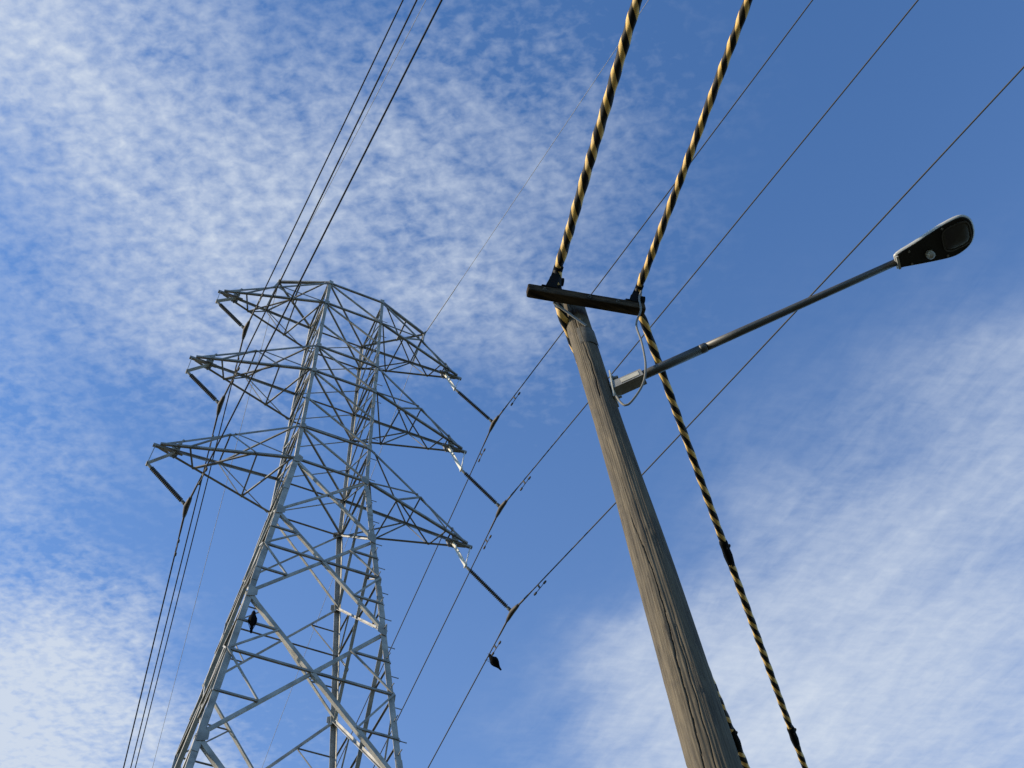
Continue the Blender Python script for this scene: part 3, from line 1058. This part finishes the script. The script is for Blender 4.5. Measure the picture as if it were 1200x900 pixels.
# glass cover with raised rim at the far end
b = MB()
g = []
for i in range(40):
    a = 2 * math.pi * i / 40
    ca, sa = math.cos(a), math.sin(a)
    g.append((.53 + .125 * math.copysign(abs(ca) ** .55, ca), -.012 + .118 * math.copysign(abs(sa) ** .55, sa)))
def gr(sc, z):
    return [hp(.53 + (x - .53) * sc, -.012 + (y + .012) * sc, z) for x, y in g]
loft(b, [gr(1.06, -.034), gr(1.06, -.042), gr(.98, -.043), gr(.95, -.037)], 0, False, False, False)
b.build('lens_rim', M['pipe'], head)
b = MB()
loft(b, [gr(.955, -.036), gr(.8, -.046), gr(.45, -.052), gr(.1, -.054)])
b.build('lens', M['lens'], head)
# photocell under the neck
b = MB()
pc = hp(.265, .035, -.034)
prof = [(0, .038), (.03, .038), (.048, .035), (.060, .026), (.068, .010), (.069, .002)]
b.tube_prof(pc, -LUP, prof, 20, 0)
b.sm = [True] * len(b.sm)
b.build('photocell', M['cell'], head)
b = MB()
b.box(hp(-.012, -.078, -.02), hp(-.012, .055, -.02), LUP, .05, .02)
b.build('neck_clamp', M['lamp_top'], head)
for (x, y) in ((.10, -.07), (.10, .06), (.42, -.145), (.42, .135)):
    b = MB()
    b.lathe(hp(x, y, -.033), hp(x, y, -.043), [(0, .011), (.007, .011), (.008, .005)], 8)
    b.build('screw', M['bracket'], head)

# ------------------------------------------------------------------ the looped feed cable
feed = [V(4.075, 4.80, 12.45), V(4.055, 4.80, 12.15), V(3.946, 4.744, 11.769), V(3.915, 4.722, 11.50), V(3.848, 4.752, 11.24), V(3.850, 4.740, 10.95), V(3.805, 4.682, 10.669), V(3.792, 4.685, 10.404), V(3.756, 4.720, 10.171),
        V(3.689, 4.800, 10.008), V(3.637, 4.861, 9.950), V(3.606, 4.894, 10.026), V(3.600, 4.930, 10.150), V(3.59, 4.99, 10.25)]
b = MB()
b.tube(smooth_path(feed, .02), .0098, 10)
fo = b.build('feed_cable', M['cable_grey'], None, feed[0])
tag(fo, 'slack grey cable looping from the crossarm down to the lamp bracket', 'cable')

# ------------------------------------------------------------------ the birds
def bird(at, fwd, pitch, size, label, hunch=0.0, lean=(0, 0, .09), fat=1.4):
    """perched black bird; at = where its feet grip, fwd = horizontal heading"""
    root = thing('bird', at, label, 'bird')
    f = Vector(fwd).normalized()
    up = V(0, 0, 1)
    side = f.cross(up).normalized()
    cp, sp_ = math.cos(R(pitch)), math.sin(R(pitch))
    bf = f * cp + up * sp_            # body axis, towards the head
    bu = up * cp - f * sp_
    c = Vector(at) + Vector(lean)
    def P(x, y, z):
        return c + (bf * x + side * y + bu * z) * size
    # spine stations: along, height, half width, half height
    st = [(-.62, -.05, .030, .006), (-.50, -.045, .045, .010), (-.36, -.035, .045, .020), (-.26, -.02, .060, .045), (-.15, -.005, .105, .090), (-.02, .0, .130, .118),
          (.10, .005, .128, .122), (.20, .02, .105, .108), (.28, .045 + hunch, .080, .086), (.335, .075 + hunch, .070, .074), (.39, .095 + hunch, .066, .068), (.44, .098 + hunch, .055, .055), (.475, .092 + hunch, .034, .034), (.49, .088 + hunch, .014, .014)]
    b = MB()
    vs, fs = [], []
    n = 18
    for x, z, w, hh in st:
        for k in range(n):
            a = 2 * math.pi * k / n
            vs.append(P(x, w * fat * math.cos(a), z + hh * 1.3 * math.sin(a)))
    for i in range(len(st) - 1):
        for k in range(n):
            fs.append((i * n + k, i * n + (k + 1) % n, (i + 1) * n + (k + 1) % n, (i + 1) * n + k))
    fs += [tuple(range(n))[::-1], tuple(range((len(st) - 1) * n, len(st) * n))]
    b.add(vs, fs, 0, True)
    b.build('body', M['feather'], root)
    for sg in (-1, 1):
        b = MB()
        w = [(.20, .095, .05, .035), (.12, .125, .03, .085), (-.02, .132, .01, .095), (-.18, .110, -.01, .070), (-.34, .062, -.03, .035), (-.46, .035, -.045, .010)]
        vs, fs = [], []
        for x, y, z, hh in w:
            for k in range(8):
                a = 2 * math.pi * k / 8
                vs.append(P(x, sg * (y * fat + .014 * math.cos(a)), z + hh * 1.2 * math.sin(a)))
        for i in range(len(w) - 1):
            for k in range(8):
                fs.append((i * 8 + k, i * 8 + (k + 1) % 8, (i + 1) * 8 + (k + 1) % 8, (i + 1) * 8 + k))
        fs += [tuple(range(8))[::-1], tuple(range((len(w) - 1) * 8, len(w) * 8))]
        b.add(vs, fs, 0, True)
        b.build('wing', M['feather'], root)
        b = MB()
        hip = P(-.06, sg * .05, -.09)
        foot = Vector(at) + side * sg * .05 * size
        b.tube([hip, lerp(hip, foot, .5) - f * .03 * size, foot], [.022 * size, .012 * size, .010 * size], 6)
        for dx in (-.3, 0, .3):
            b.tube([foot, foot + (f + side * dx) * .06 * size - up * .012], [.008 * size, .005 * size], 5)
        b.build('leg', M['beak'], root)
    b = MB()
    b.tube([P(.47, 0, .09 + hunch), P(.53, 0, .083 + hunch), P(.59, 0, .066 + hunch)], [.024 * size, .018 * size, .004 * size], 8)
    b.build('beak', M['beak'], root)
    return root
bl = V(3.40, 18.755, 19.915)
bird(bl, V(-.35, -.9, 0), 66, .47, 'black bird sitting upright on a thin strut inside the lower left of the pylon')
_fw = hdir(AZ['RL'][1])
b2 = CL['RL'] + _fw * 1.72 + V(0, 0, -math.tan(R(7)) * 1.72 + .015)
bird(b2, V(-.96, -.22, 0), 34, .48, 'small black bird clinging to the lowest right conductor beside a damper', -.03, (.23, -.02, .0), 1.75)

for o in bpy.data.objects:
    for k in ('_at', '_part'):
        if k in o:
            del o[k]
